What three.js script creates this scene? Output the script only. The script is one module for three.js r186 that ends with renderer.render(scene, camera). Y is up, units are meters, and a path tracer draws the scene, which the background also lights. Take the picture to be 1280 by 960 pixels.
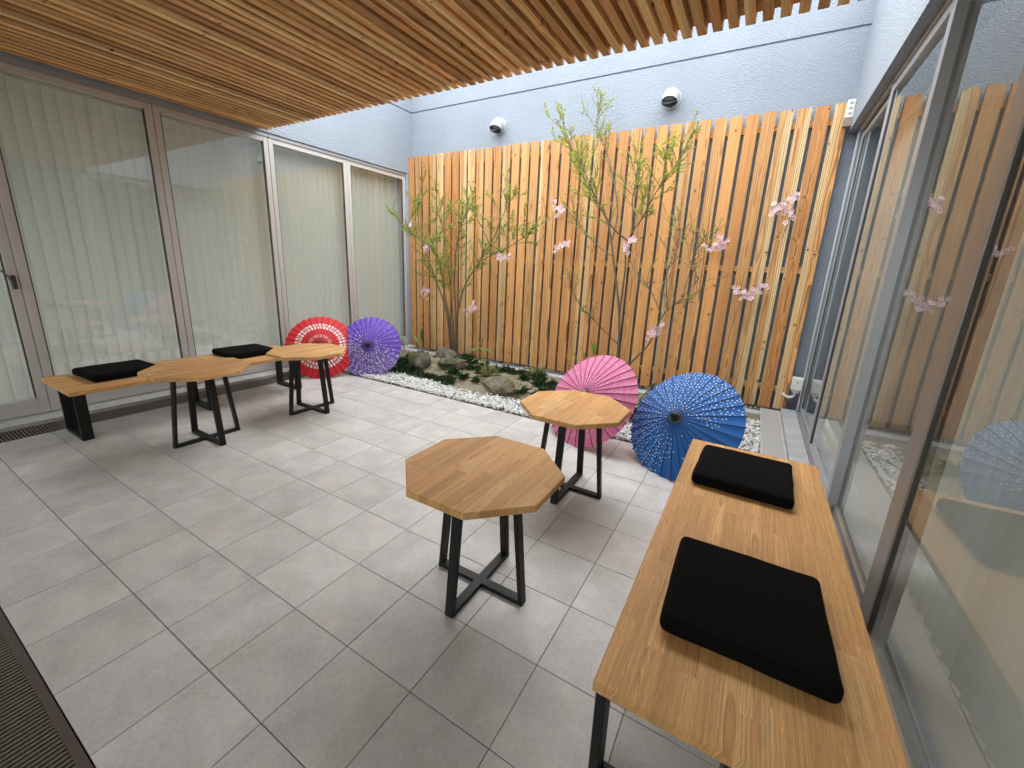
import * as THREE from 'three';
import { mergeGeometries } from 'three/addons/utils/BufferGeometryUtils.js';
import { RoundedBoxGeometry } from 'three/addons/geometries/RoundedBoxGeometry.js';

// ------------------------------------------------------------------ camera, sky, sun, exposure
const scene = new THREE.Scene();
const camera = new THREE.PerspectiveCamera(85.98, 4 / 3, 0.05, 200);
camera.position.set(1.0445, 1.3241, 0.7447);
camera.quaternion.setFromRotationMatrix(new THREE.Matrix4().makeBasis(
  new THREE.Vector3(0.85930953, 0.04129707, -0.50978593),
  new THREE.Vector3(-0.1600359, 0.96839453, -0.19131269),
  new THREE.Vector3(0.48577325, 0.24598087, 0.83875966)));
camera.setViewOffset(1280, 960, 3.72, 16.05, 1280, 960);
camera.updateMatrixWorld();

const renderer = new THREE.WebGLRenderer({ antialias: true });
renderer.setSize(1024, 768);
renderer.toneMapping = THREE.LinearToneMapping;
renderer.toneMappingExposure = 5.9;
renderer.shadowMap.enabled = true;

function rng(seed) { let a = seed >>> 0; return () => { a = (a + 0x6D2B79F5) | 0; let t = Math.imul(a ^ (a >>> 15), 1 | a); t = (t + Math.imul(t ^ (t >>> 7), 61 | t)) ^ t; return ((t ^ (t >>> 14)) >>> 0) / 4294967296; }; }
const TAU = Math.PI * 2, V = (x, y, z) => new THREE.Vector3(x, y, z);
const hash = (x, y) => { let h = Math.imul(x, 374761393) + Math.imul(y, 668265263) | 0; h = Math.imul(h ^ (h >>> 13), 1274126177); return ((h ^ (h >>> 16)) >>> 0) / 4294967296; };
function noise(x, y) { const i = Math.floor(x), j = Math.floor(y); let u = x - i, v = y - j; u = u * u * (3 - 2 * u); v = v * v * (3 - 2 * v);
  const a = hash(i, j), b = hash(i + 1, j), c = hash(i, j + 1), d = hash(i + 1, j + 1); return a + (b - a) * u + (c - a) * v + (a - b - c + d) * u * v; }
const fbm = (x, y, n = 4) => { let s = 0, a = 0.5, t = 0; for (let k = 0; k < n; k++) { s += a * noise(x + k * 17.3, y + k * 9.1); t += a; x *= 2.03; y *= 2.03; a *= 0.5; } return s / t; };
const smooth = (a, b, x) => { x = Math.min(1, Math.max(0, (x - a) / (b - a))); return x * x * (3 - 2 * x); };
const lerp = (a, b, t) => a + (b - a) * t, mix3 = (a, b, t) => [lerp(a[0], b[0], t), lerp(a[1], b[1], t), lerp(a[2], b[2], t)];

{ // even overcast sky, a little brighter towards the zenith
  const w = 64, h = 32, d = new Float32Array(w * h * 4);
  for (let y = 0; y < h; y++) for (let x = 0; x < w; x++) {
    const el = Math.sin(((y + 0.5) / h - 0.5) * Math.PI), k = el > 0 ? 0.8 + 0.2 * el : 0.3, o = (y * w + x) * 4;
    d[o] = 0.955 * k; d[o + 1] = 1.0 * k; d[o + 2] = 1.045 * k; d[o + 3] = 1;
  }
  const t = new THREE.DataTexture(d, w, h, THREE.RGBAFormat, THREE.FloatType);
  t.mapping = THREE.EquirectangularReflectionMapping; t.magFilter = THREE.LinearFilter; t.needsUpdate = true;
  scene.background = t; scene.environment = t; scene.environmentIntensity = 1;
}
const sun = new THREE.DirectionalLight(new THREE.Color(1, 0.96, 0.9), 0.55);
sun.position.set(-2.6, 10, -8.8); sun.target.position.set(-1, 0, -0.5);
sun.castShadow = true; sun.shadow.radius = 105; sun.shadow.mapSize.set(2048, 2048);
Object.assign(sun.shadow.camera, { left: -6, right: 6, top: 6, bottom: -6, near: 1, far: 25 });
scene.add(sun, sun.target);

// ------------------------------------------------------------------ helpers
const taken = {};
const numbered = n => { const k = taken[n] = (taken[n] ?? -1) + 1; return k ? `${n}_${String(k).padStart(3, '0')}` : n; };
function shade(o) { o.traverse(m => { if (m.isMesh) { m.castShadow = true; m.receiveShadow = true; } }); return o; }
function tag(o, label, category, group, kind) { if (label) o.userData.label = label; if (category) o.userData.category = category; if (group) o.userData.group = group; if (kind) o.userData.kind = kind; return o; }
function thing(name, label, category, pos = [0, 0, 0], turn = 0, group) { const g = new THREE.Group(); g.name = numbered(name); g.position.set(...pos); g.rotation.y = turn; scene.add(g); return tag(g, label, category, group); }
function obj(name, geo, mat, parent) { const m = new THREE.Mesh(Array.isArray(geo) ? (geo.length > 1 ? mergeGeometries(geo) : geo[0]) : geo, mat); m.name = parent ? name : numbered(name); m.castShadow = m.receiveShadow = true; (parent || scene).add(m); return m; }
const struct = (name, geo, mat) => tag(obj(name, geo, mat), null, null, null, 'structure');
function copyOf(o, pos, turn = 0, label, group) { const c = o.clone(); c.name = numbered(o.name.replace(/_\d{3}$/, '')); c.userData = { ...o.userData }; c.position.set(...pos); c.rotation.y = turn; scene.add(c); return tag(c, label, null, group); }
// box between two corners, uv in metres by the face's own plane
function bx(x0, y0, z0, x1, y1, z1) { const g = new THREE.BoxGeometry(x1 - x0, y1 - y0, z1 - z0); g.translate((x0 + x1) / 2, (y0 + y1) / 2, (z0 + z1) / 2); return metreUV(g); }
function rbx(x0, y0, z0, x1, y1, z1, r = 0.003, s = 1) { const g = new RoundedBoxGeometry(x1 - x0, y1 - y0, z1 - z0, s, r); g.translate((x0 + x1) / 2, (y0 + y1) / 2, (z0 + z1) / 2); return metreUV(g); }
function metreUV(g) { const p = g.attributes.position, n = g.attributes.normal, u = new Float32Array(p.count * 2);
  for (let i = 0; i < p.count; i++) { const ax = Math.abs(n.getX(i)), ay = Math.abs(n.getY(i)), az = Math.abs(n.getZ(i)), x = p.getX(i), y = p.getY(i), z = p.getZ(i);
    if (ax > ay && ax > az) { u[2 * i] = z; u[2 * i + 1] = y; } else if (ay > az) { u[2 * i] = x; u[2 * i + 1] = z; } else { u[2 * i] = x; u[2 * i + 1] = y; } }
  g.setAttribute('uv', new THREE.BufferAttribute(u, 2)); return g; }
function soup(pos, idx, extra = {}) { const g = new THREE.BufferGeometry(); g.setAttribute('position', new THREE.Float32BufferAttribute(pos, 3)); for (const k in extra) g.setAttribute(k, new THREE.Float32BufferAttribute(extra[k][0], extra[k][1])); if (idx) g.setIndex(idx); if (!extra.normal) g.computeVertexNormals(); return g; }
function tube(pts, r0, r1, seg = 6, steps) { // tapered tube through points
  const c = new THREE.CatmullRomCurve3(pts.map(p => p.isVector3 ? p : V(...p))), n = steps || Math.max(4, pts.length * 3), fr = c.computeFrenetFrames(n), pos = [], nor = [], idx = [], uv = [];
  for (let i = 0; i <= n; i++) { const p = c.getPointAt(i / n), r = lerp(r0, r1, i / n);
    for (let k = 0; k <= seg; k++) { const a = k / seg * TAU, d = fr.normals[i].clone().multiplyScalar(Math.cos(a)).addScaledVector(fr.binormals[i], Math.sin(a)); pos.push(p.x + d.x * r, p.y + d.y * r, p.z + d.z * r); nor.push(d.x, d.y, d.z); uv.push(k / seg, i / n); } }
  for (let i = 0; i < n; i++) for (let k = 0; k < seg; k++) { const a = i * (seg + 1) + k, b = a + seg + 1; idx.push(a, a + 1, b, b, a + 1, b + 1); }
  return soup(pos, idx, { normal: [nor, 3], uv: [uv, 2] });
}
function texture(w, h, fn, srgb = true) { const d = new Uint8Array(w * h * 4), e = v => Math.max(0, Math.min(255, Math.round(255 * (srgb ? (v <= 0.0031308 ? 12.92 * v : 1.055 * Math.pow(Math.max(v, 0), 1 / 2.4) - 0.055) : v))));
  for (let y = 0; y < h; y++) for (let x = 0; x < w; x++) { const c = fn(x, y), o = (y * w + x) * 4; d[o] = e(c[0]); d[o + 1] = e(c[1]); d[o + 2] = e(c[2]); d[o + 3] = 255; }
  const t = new THREE.DataTexture(d, w, h); t.magFilter = THREE.LinearFilter; t.minFilter = THREE.LinearMipmapLinearFilter; t.generateMipmaps = true; t.wrapS = t.wrapT = THREE.RepeatWrapping; if (srgb) t.colorSpace = THREE.SRGBColorSpace; t.needsUpdate = true; return t; }
function canvasTex(w, h, draw) { const c = document.createElement('canvas'); c.width = w; c.height = h; draw(c.getContext('2d'), w, h); const t = new THREE.CanvasTexture(c); t.colorSpace = THREE.SRGBColorSpace; t.magFilter = THREE.LinearFilter; return t; }
const std = (r, g, b, rough, o = {}) => new THREE.MeshStandardMaterial({ color: new THREE.Color().setRGB(r, g, b), roughness: rough, ...o });
const phys = (r, g, b, rough, o = {}) => new THREE.MeshPhysicalMaterial({ color: new THREE.Color().setRGB(r, g, b), roughness: rough, ...o });

// ------------------------------------------------------------------ procedural wood
function woodAtlas(seed, strips, px, H, wM, lM, o) { // strips side by side, each a board face
  const R = rng(seed), S = [];
  for (let s = 0; s < strips; s++) {
    const kn = []; const nk = Math.floor(R() * (o.knots + 1)); for (let k = 0; k < nk; k++) kn.push([(R() - 0.5) * wM * 0.8, R() * lM, lerp(o.knotR[0], o.knotR[1], R())]);
    S.push({ x0: (R() - 0.5) * wM * o.off, y0: lerp(o.y0[0], o.y0[1], R()), sl: (R() - 0.5) * o.slope, ring: lerp(o.ring[0], o.ring[1], R()), tone: lerp(o.tone[0], o.tone[1], R()), red: R(), sap: R() < o.sap ? lerp(0.02, wM * 0.5, R()) : 9, sd: R() * 900, kn, con: lerp(0.6, 1.1, R()) });
  }
  return texture(strips * px, H, (X, Y) => {
    const p = S[Math.floor(X / px)], x = ((X % px) / px - 0.5) * wM, v = Y / H * lM;
    const yy = p.y0 + p.sl * (v - lM / 2) + o.wave * (noise(v * 1.7 + p.sd, 3.1) - 0.5) + o.wave * 0.4 * (noise(v * 6 + p.sd, 8.7) - 0.5);
    let d = Math.sqrt((x - p.x0) * (x - p.x0) + yy * yy) + o.wob * (noise(x * 60 + p.sd, v * 5) - 0.5), dark = 0, rim = 0;
    for (const k of p.kn) { const dx = x - k[0], dv = (v - k[1]) * 0.72, q = Math.sqrt(dx * dx + dv * dv) / k[2]; if (q < 9) { d += p.ring * 2.2 * Math.exp(-q * q / 7); dark = Math.max(dark, 1 - smooth(0.7, 1.15, q + (noise(X * 0.3, Y * 0.3) - 0.5) * 0.3)); rim = Math.max(rim, Math.exp(-q * q / 5)); } }
    const ph = d / p.ring, t = ph - Math.floor(ph), late = smooth(0.35, 0.9, t) * (1 - smooth(0.93, 1, t)) * (0.55 + 0.45 * hash(Math.floor(ph), Math.floor(p.sd)));
    let c = mix3(mix3(o.early, o.early2, p.red), o.sapwood, smooth(p.sap - 0.006, p.sap + 0.008, Math.abs(x - p.x0) + (noise(v * 3 + p.sd, 1) - 0.5) * 0.02));
    c = mix3(c, o.late, late * o.contrast * p.con); c = mix3(c, o.late, rim * 0.35); c = mix3(c, o.knot, dark);
    const f = p.tone * (1 + o.fibre * (noise(X * 0.9 + p.sd, Y * 0.035) - 0.5) + 0.16 * (fbm(x * 18 + p.sd, v * 2.2, 3) - 0.5) + o.line * (noise(x * o.lf + p.sd, v * o.lv) + 0.6 * noise(x * o.lf * 2.3 + p.sd, v * o.lv * 1.7 + 50) - 0.8));
    return [c[0] * f, c[1] * f, c[2] * f];
  });
}
const cedarTex = woodAtlas(11, 16, 128, 2048, 0.108, 2.82, { knots: 9, knotR: [0.004, 0.009], off: 0.9, y0: [0.008, 0.05], slope: 0.02, ring: [0.006, 0.013], tone: [0.8, 1.1], sap: 0.55, wave: 0.02, wob: 0.004, early: [0.70, 0.41, 0.18], early2: [0.66, 0.325, 0.125], sapwood: [0.76, 0.57, 0.32], late: [0.27, 0.105, 0.032], knot: [0.06, 0.03, 0.016], contrast: 0.88, fibre: 0.28, line: 0.22, lf: 90, lv: 1.5 });
const canopyTex = woodAtlas(29, 16, 64, 2048, 0.05, 2.95, { knots: 4, knotR: [0.003, 0.008], off: 2.5, y0: [0.02, 0.07], slope: 0.014, ring: [0.004, 0.008], tone: [0.78, 1.3], sap: 0.45, wave: 0.012, wob: 0.003, early: [0.76, 0.47, 0.225], early2: [0.68, 0.385, 0.17], sapwood: [0.80, 0.59, 0.33], late: [0.30, 0.13, 0.05], knot: [0.035, 0.018, 0.01], contrast: 0.75, fibre: 0.2, line: 0.35, lf: 90, lv: 0.9 });
const oakTex = woodAtlas(47, 16, 128, 1024, 0.045, 0.6, { knots: 0, knotR: [0.002, 0.003], off: 3, y0: [0.015, 0.05], slope: 0.05, ring: [0.0022, 0.0042], tone: [0.9, 1.04], sap: 0.12, wave: 0.012, wob: 0.0012, early: [0.68, 0.405, 0.18], early2: [0.62, 0.36, 0.15], sapwood: [0.70, 0.45, 0.22], late: [0.34, 0.165, 0.06], knot: [0.1, 0.05, 0.02], contrast: 0.7, fibre: 0.5, line: 0.3, lf: 330, lv: 6 });
const cedarMats = [[1, 0.95, 0.82], [0.9, 0.8, 0.66], [1, 0.9, 0.74], [1, 0.99, 0.9], [0.95, 0.82, 0.64]].map(c => std(...c, 0.72, { map: cedarTex }));
const canopyMats = [[1, 0.95, 0.83], [0.74, 0.66, 0.54], [1, 0.93, 0.78], [1, 0.9, 0.72], [0.88, 0.78, 0.64]].map(c => std(...c, 0.7, { map: canopyTex }));
const oakMats = [[0.97, 0.9, 0.79], [0.92, 0.84, 0.72]].map(c => phys(...c, 0.55, { specularIntensity: 0.6, map: oakTex, bumpMap: oakTex, bumpScale: 0.0003 }));
// a board along y (length l), width w along x, thickness t along z, its uv in one strip of an atlas
function board(w, l, t, strip, lM, vOff = 0, n = 16, bevel = 0.002) {
  const b = bevel, pos = [], idx = [], uv = [], W = w / 2, T = t / 2, prof = [[-W + b, T], [W - b, T], [W, T - b], [W, -T + b], [W - b, -T], [-W + b, -T], [-W, -T + b], [-W, T - b]];
  const put = (x, y, z) => { pos.push(x, y, z); uv.push((strip + 0.5 + (Math.abs(z) < T - b * 0.5 && Math.abs(x) > W - b * 1.5 ? Math.sign(x) * (0.46 - 0.25 * (0.5 - z / t)) : x / w * 0.94)) / n, (y + vOff) / lM); return pos.length / 3 - 1; };
  for (let k = 0; k < 8; k++) { const [x0, z0] = prof[k], [x1, z1] = prof[(k + 1) % 8]; const a = put(x0, 0, z0), c = put(x1, 0, z1), d = put(x1, l, z1), e = put(x0, l, z0); idx.push(a, c, d, a, d, e); }
  for (const y of [0, l]) { const i0 = pos.length / 3; for (const [x, z] of prof) { pos.push(x, y, z); uv.push((strip + 0.5 + x / w * 0.9) / n, (vOff + z * 0.3) / lM); } for (let k = 1; k < 7; k++) y ? idx.push(i0, i0 + k + 1, i0 + k) : idx.push(i0, i0 + k, i0 + k + 1); }
  return soup(pos, idx, { uv: [uv, 2] });
}

// ------------------------------------------------------------------ other materials
const stuccoBump = texture(1024, 1024, (x, y) => { const w = (a, b, s) => { // tileable by blending
  const u = a / 1024, v = b / 1024, f = (p, q) => fbm(p * s, q * s, 3); return lerp(lerp(f(u, v), f(u - 1, v), u), lerp(f(u, v - 1), f(u - 1, v - 1), u), v); };
  const k = smooth(0.3, 0.7, w(x, y, 110)) * 0.7 + w(x, y, 260) * 0.4; return [k, k, k]; }, false);
const wallTex = texture(512, 512, (x, y) => { const f = 0.94 + 0.09 * fbm(x / 40, y / 40, 4) + 0.03 * (hash(x, y) - 0.5); return [0.305 * f, 0.345 * f, 0.395 * f]; });
wallTex.repeat.set(0.18, 0.18);
stuccoBump.repeat.set(1.25, 1.25);
const wallMat = std(1, 1, 1, 0.9, { map: wallTex, bumpMap: stuccoBump, bumpScale: 0.007 });
const wallPlain = std(0.305, 0.345, 0.395, 0.88);
const grooveMat = std(0.19, 0.21, 0.25, 0.9);
const tileTex = texture(2048, 2048, (X, Y) => { const k = Math.floor(X / 512) + 4 * Math.floor(Y / 512), x = X / 512 * 3 + k * 7.7, y = Y / 512 * 3 + k * 3.9;
  const wx = x + 1.2 * fbm(x * 0.8, y * 0.8 + 40, 3), c = fbm(wx, y, 4), pt = fbm(wx * 0.6 + 30, y * 0.6, 3), fine = fbm(x * 14, y * 14, 2), spk = hash(X, Y);
  let v = 0.52 + 0.19 * (c - 0.5) + 0.11 * (fine - 0.5) + 0.03 * (spk - 0.5) + 0.05 * (hash(k, 5) - 0.5); const br = smooth(0.48, 0.7, pt) * 0.3;
  return [v * (1.0 + 0.035 * br), v * (0.968 - 0.03 * br), v * (0.94 - 0.075 * br)]; });
const tileRough = texture(512, 512, (x, y) => { const v = 0.40 + 0.22 * fbm(x / 50, y / 50, 4) + 0.05 * hash(x, y); return [v, v, v]; }, false);
const tileMat = std(1, 1, 1, 1, { map: tileTex, roughnessMap: tileRough });
const groutMat = std(0.2, 0.18, 0.155, 0.95);
const concTex = texture(512, 512, (x, y) => { const v = 0.42 + 0.16 * (fbm(x / 24, y / 24, 4) - 0.5) + 0.06 * (hash(x, y) - 0.5); return [v, v * 1.0, v * 1.0]; });
concTex.repeat.set(2, 2);
const concrete = std(1, 1, 1, 0.85, { map: concTex });
const marbleTex = texture(512, 512, (x, y) => { const v = 0.52 + 0.3 * (fbm(x / 60 + 2 * fbm(x / 50, y / 50, 3), y / 45, 5) - 0.5); return [v * 0.96, v * 0.99, v * 1.02]; });
const marble = std(0.8, 0.8, 0.8, 0.4, { map: marbleTex });
const alu = std(0.57, 0.545, 0.52, 0.36, { metalness: 0.2 });
const aluGrey = std(0.38, 0.39, 0.41, 0.4, { metalness: 0.3 });
const aluBrown = std(0.32, 0.285, 0.25, 0.4, { metalness: 0.3 });
const rubber = std(0.05, 0.047, 0.044, 0.6);
const glass = phys(0.91, 0.945, 0.925, 0.0, { transmission: 1, thickness: 0, ior: 2.0 });
const steelBlack = phys(0.009, 0.0095, 0.01, 0.5, { specularIntensity: 0.6 });
const galv = std(0.55, 0.55, 0.54, 0.5, { metalness: 0.2 });
const grateDark = std(0.15, 0.128, 0.105, 0.5, { metalness: 0.2 });
const channelMat = std(0.26, 0.25, 0.24, 0.95);
const blindTex = texture(256, 512, (x, y) => { const v = 0.9 + 0.1 * noise(x * 0.5, y * 0.12) + 0.06 * (hash(x, y) - 0.5); return [0.54 * v, 0.54 * v, 0.49 * v]; });
const blindMat = phys(1, 1, 1, 1, { map: blindTex, transmission: 0.3, thickness: 0, side: THREE.DoubleSide });
const roomMat = std(0.55, 0.53, 0.49, 0.9);
const roomFloor = std(0.42, 0.38, 0.33, 0.5);
const whitePlastic = std(0.72, 0.71, 0.67, 0.4);

// ------------------------------------------------------------------ the setting
const XL = -3.66, XR = 1.515, ZB = -4.25, TOP = 3.82, ZF = 1.0;
struct('ground', bx(-40, -0.5, -40, 40, -0.42, 40), std(0.12, 0.11, 0.1, 0.95));
{ // back wall with a recessed joint
  const w = thing('back_wall', null, null); w.userData.kind = 'structure';
  obj('lower_render', bx(-3.9, -0.4, ZB - 0.2, 1.75, 3.405, ZB), wallMat, w);
  obj('upper_render', bx(-3.9, 3.423, ZB - 0.2, 1.75, TOP, ZB), wallMat, w);
  obj('expansion_joint', bx(-3.88, 3.405, ZB - 0.19, 1.73, 3.423, ZB - 0.012), grooveMat, w);
  obj('coping', rbx(-3.95, TOP, ZB - 0.24, 1.8, TOP + 0.05, ZB + 0.03, 0.006), aluGrey, w);
  const l = thing('side_wall', null, null); l.userData.kind = 'structure';  // above the windows with blinds, on the side of the red umbrella
  obj('lintel', bx(XL - 0.22, 2.59, ZB, XL, 3.405, ZF + 0.2), wallMat, l);
  obj('upper_render', bx(XL - 0.22, 3.423, ZB, XL, TOP, ZF + 0.2), wallMat, l);
  obj('expansion_joint', bx(XL - 0.2, 3.405, ZB, XL - 0.012, 3.423, ZF + 0.2), grooveMat, l);
  obj('wall_return', bx(XL - 0.22, -0.4, ZB, XL - 0.004, 2.59, -4.13), wallPlain, l);
  const r = thing('side_wall', null, null); r.userData.kind = 'structure';
  obj('lintel', bx(XR, 2.59, ZB, XR + 0.3, TOP, ZF + 0.2), wallMat, r);
  obj('wall_return', bx(1.58, -0.4, ZB, XR + 0.3, 2.59, -4.13), wallPlain, r);
  const f = thing('front_wall', null, null); f.userData.kind = 'structure';   // unseen glazed side, added with its hall to fill the near floor with daylight
  obj('parapet', bx(XL, 2.62, ZF, XR, TOP, ZF + 0.2), wallPlain, f); obj('plinth', bx(XL, -0.4, ZF, XR, 0.05, ZF + 0.2), concrete, f);
  for (let k = 0; k < 6; k++) { const x = lerp(XL, XR - 0.06, k / 5); obj('mullion', bx(x, 0.05, ZF + 0.02, x + 0.06, 2.62, ZF + 0.08), alu, f); if (k < 5) { const w = (XR - 0.06 - XL) / 5 - 0.06, p = new THREE.PlaneGeometry(w, 2.57); p.translate(x + 0.06 + w / 2, 1.335, ZF + 0.05); obj('glass_pane', p, glass, f); } }
  const h = thing('added_front_hall', null, null); h.userData.kind = 'structure';  // assumed hall out of view; far window open to sky adds fill light
  obj('room_floor', bx(XL - 0.2, -0.3, ZF + 0.2, XR + 0.3, 0.02, 3.6), std(0.5, 0.47, 0.42, 0.6), h); obj('room_ceiling', bx(XL - 0.2, 2.72, ZF + 0.2, XR + 0.3, 2.9, 3.6), std(0.75, 0.75, 0.73, 0.9), h);
  obj('room_wall', [bx(XL - 0.2, 0.02, ZF + 0.2, XL, 2.72, 3.6), bx(XR + 0.1, 0.02, ZF + 0.2, XR + 0.3, 2.72, 3.6)], std(0.7, 0.69, 0.66, 0.9), h);
  obj('added_window_wall', [bx(XL, 0.02, 3.4, XR + 0.1, 1.1, 3.6), bx(XL, 2.55, 3.4, XR + 0.1, 2.72, 3.6), bx(-1.2, 1.1, 3.4, -1.0, 2.55, 3.6)], std(0.7, 0.69, 0.66, 0.9), h);
}
{ // floor of square tiles with recessed joints
  const fl = thing('tile_floor', null, null); fl.userData.kind = 'structure';
  obj('grout', bx(-3.268, -0.2, -2.398, 1.268, -0.0035, 0.588), groutMat, fl);
  const R = rng(5), vars = [];
  const tileGeo = (x0, x1, z0, z1, k) => { const g = rbx(x0, -0.02, z0, x1, 0, z1, 0.0015), p = g.attributes.position, u = g.attributes.uv, c = k % 4, r = Math.floor(k / 4) % 4;
    for (let i = 0; i < p.count; i++) { let a = (p.getX(i) + 0.1488) / 0.2976, b = (p.getZ(i) + 0.1488) / 0.2976; u.setXY(i, (c + 0.02 + 0.96 * Math.min(1, Math.max(0, a))) / 4, (r + 0.02 + 0.96 * Math.min(1, Math.max(0, b))) / 4); } return g; };
  for (let k = 0; k < 16; k++) vars.push(tileGeo(-0.1488, 0.1488, -0.1485, 0.1485, k));
  const tints = [1, 0.96, 1.03].map(v => { const m = tileMat.clone(); m.color.setRGB(v, v, v); return m; });
  for (let i = -11; i <= 4; i++) for (let j = -2; j <= 7; j++) {
    const cx = (i + 0.5) * 0.3, cz = -(j + 0.5) * 0.3; let g = vars[Math.floor(R() * 16)], turn = Math.floor(R() * 2) * Math.PI;
    const x0 = Math.max(-0.1488, -3.268 - cx), x1 = Math.min(0.1488, 1.268 - cx), z1 = Math.min(0.1485, 0.588 - cz);
    if (x0 > -0.1487 || x1 < 0.1487 || z1 < 0.1484) { g = tileGeo(x0, x1, -0.1485, z1, Math.floor(R() * 16)); turn = 0; }
    const m = obj('tile', g, tints[Math.floor(R() * 3)], fl); m.position.set(cx, (R() - 0.5) * 0.0006, cz); m.rotation.y = turn;
  }
}
// drain gratings: frame, bars over a dark channel
function grating(name, label, x0, x1, z0, z1, along, pitch, bar, mBar, mFrame, edge, y = 0) {
  const g = thing(name, label, 'drain grate'), bars = []; const e = edge;
  obj('channel', bx(x0 + 0.002, -0.2, z0 + 0.002, x1 - 0.002, -0.15, z1 - 0.002), channelMat, g);
  obj('frame', [bx(x0, -0.2, z0, x0 + e, y, z1), bx(x1 - e, -0.2, z0, x1, y, z1), bx(x0 + e, -0.2, z0, x1 - e, y, z0 + e), bx(x0 + e, -0.2, z1 - e, x1 - e, y, z1)], mFrame, g);
  if (along === 'z') for (let x = x0 + e + pitch / 2; x < x1 - e - bar; x += pitch) bars.push(bx(x, y - 0.022, z0 + e, x + bar, y - 0.002, z1 - e));
  else for (let z = z0 + e + pitch / 2; z < z1 - e - bar; z += pitch) bars.push(bx(x0 + e, y - 0.022, z, x1 - e, y - 0.002, z + bar));
  tag(obj('bars', bars, mBar, g), null, null, null, 'stuff');
  return g;
}
grating('floor_grate', 'dark slotted drain grate at foot of windows behind the long bench', -3.52, -3.27, -2.4, 0.59, 'x', 0.019, 0.009, grateDark, grateDark, 0.012);
grating('floor_grate', 'wide dark slotted grate with brown steel edge across the tiled floor', -3.52, 1.45, 0.592, 0.93, 'z', 0.0165, 0.0085, grateDark, std(0.11, 0.085, 0.075, 0.5, { metalness: 0.3 }), 0.022);
grating('floor_grate', 'pale galvanised fine grate running under the bench beside the windows', 1.27, 1.445, -4.14, 0.59, 'x', 0.0085, 0.0058, galv, galv, 0.01, 0.004);
struct('window_sill', rbx(-3.9, -0.3, -4.13, -3.522, 0.03, ZF, 0.004), concrete);
struct('window_sill', rbx(1.447, -0.3, -4.13, 1.572, 0.04, ZF, 0.004), marble);
// rooms behind the glass; far wall openings added to backlight the blinds
for (const [x0, x1] of [[-6.2, -3.9], [1.82, 4.2]]) {
  const r = thing('room', null, null); r.userData.kind = 'structure';
  obj('room_floor', bx(x0, -0.3, ZB - 0.2, x1 + (x0 < 0 ? 0.0 : 0), 0.02, ZF + 0.2), roomFloor, r);
  obj('room_ceiling', bx(x0, 2.7, ZB - 0.2, x1, 2.9, ZF + 0.2), roomMat, r);
  const s = x0 < 0 ? x0 : x1; obj('room_wall', [...(x0 < 0 ? [bx(s - 0.1, 0.02, ZB - 0.2, s + 0.1, 0.5, ZF + 0.2), bx(s - 0.1, 2.45, ZB - 0.2, s + 0.1, 2.7, ZF + 0.2), bx(s - 0.1, 0.5, -1.8, s + 0.1, 2.45, -1.6)] : [bx(s - 0.1, 0.02, ZB - 0.2, s + 0.1, 2.7, -0.9), bx(s - 0.1, 0.02, -0.9, s + 0.1, 0.5, ZF + 0.2), bx(s - 0.1, 2.45, -0.9, s + 0.1, 2.7, ZF + 0.2)]), bx(x0 + 0.1, 0.02, ZB - 0.2, x1 - 0.1, 2.7, ZB - 0.1), bx(x0 + 0.1, 0.02, ZF + 0.1, x1 - 0.1, 2.7, ZF + 0.2)], roomMat, r);
}
struct('interior_floor', bx(1.572, -0.3, -4.13, 1.82, 0.018, ZF), roomFloor);

// ------------------------------------------------------------------ windows
function windowBay(label, x, side, z0, z1, o = {}) { // side +1: glass on the right-hand side of the yard; frame faces -x
  const t = thing('window', label, 'window', [x, 0, (z0 + z1) / 2], 0, o.group), w = (z1 - z0) / 2, s = side, sw = o.stile || 0.05, y0 = o.y0 ?? 0.05, y1 = 2.55, br = o.rail || 0.11, m = o.mat || alu;
  const X = (a, b) => s > 0 ? [a, b] : [-b, -a], B = (a, b, ya, yb, za, zb, r = 0.004) => { const [p, q] = X(a, b); return rbx(p, ya, za, q, yb, zb, r); };
  for (const e of [-1, 1]) { const za = e < 0 ? -w : w - sw, zb = e < 0 ? -w + sw : w; const st = obj('stile', B(0, 0.045, y0, y1, za, zb), m, t); const ze = e < 0 ? zb : za - 0.008; obj('gasket', B(0.006, 0.036, y0 + br, y1 - 0.045, ze, ze + 0.008, 0.002), rubber, st); }
  obj('top_rail', B(0.002, 0.043, y1 - 0.05, y1, -w + sw, w - sw), m, t);
  obj('bottom_rail', B(0.002, 0.043, y0, y0 + br, -w + sw, w - sw), m, t);
  const p = X(0.012, 0.012)[0]; const pane = new THREE.PlaneGeometry(2 * (w - sw), y1 - y0 - br - 0.05); pane.rotateY(-Math.PI / 2); pane.translate(p, (y0 + br + y1 - 0.05) / 2, 0);
  obj('glass_pane', pane, glass, t);
  const hx = o.hoff ?? 0; obj('head_track', side > 0 ? [bx(1.576 - x, y1 + 0.001, -w + 0.06, 1.594 - x, 2.588, w - 0.06), bx(1.594 - x, 2.572, -w + 0.06, 1.68 - x, 2.588, w - 0.06)] : [bx(-0.1, y1 + 0.001, -w, 0.012, 2.588, w)], side > 0 ? aluBrown : aluGrey, t);
  return t;
}
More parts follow.
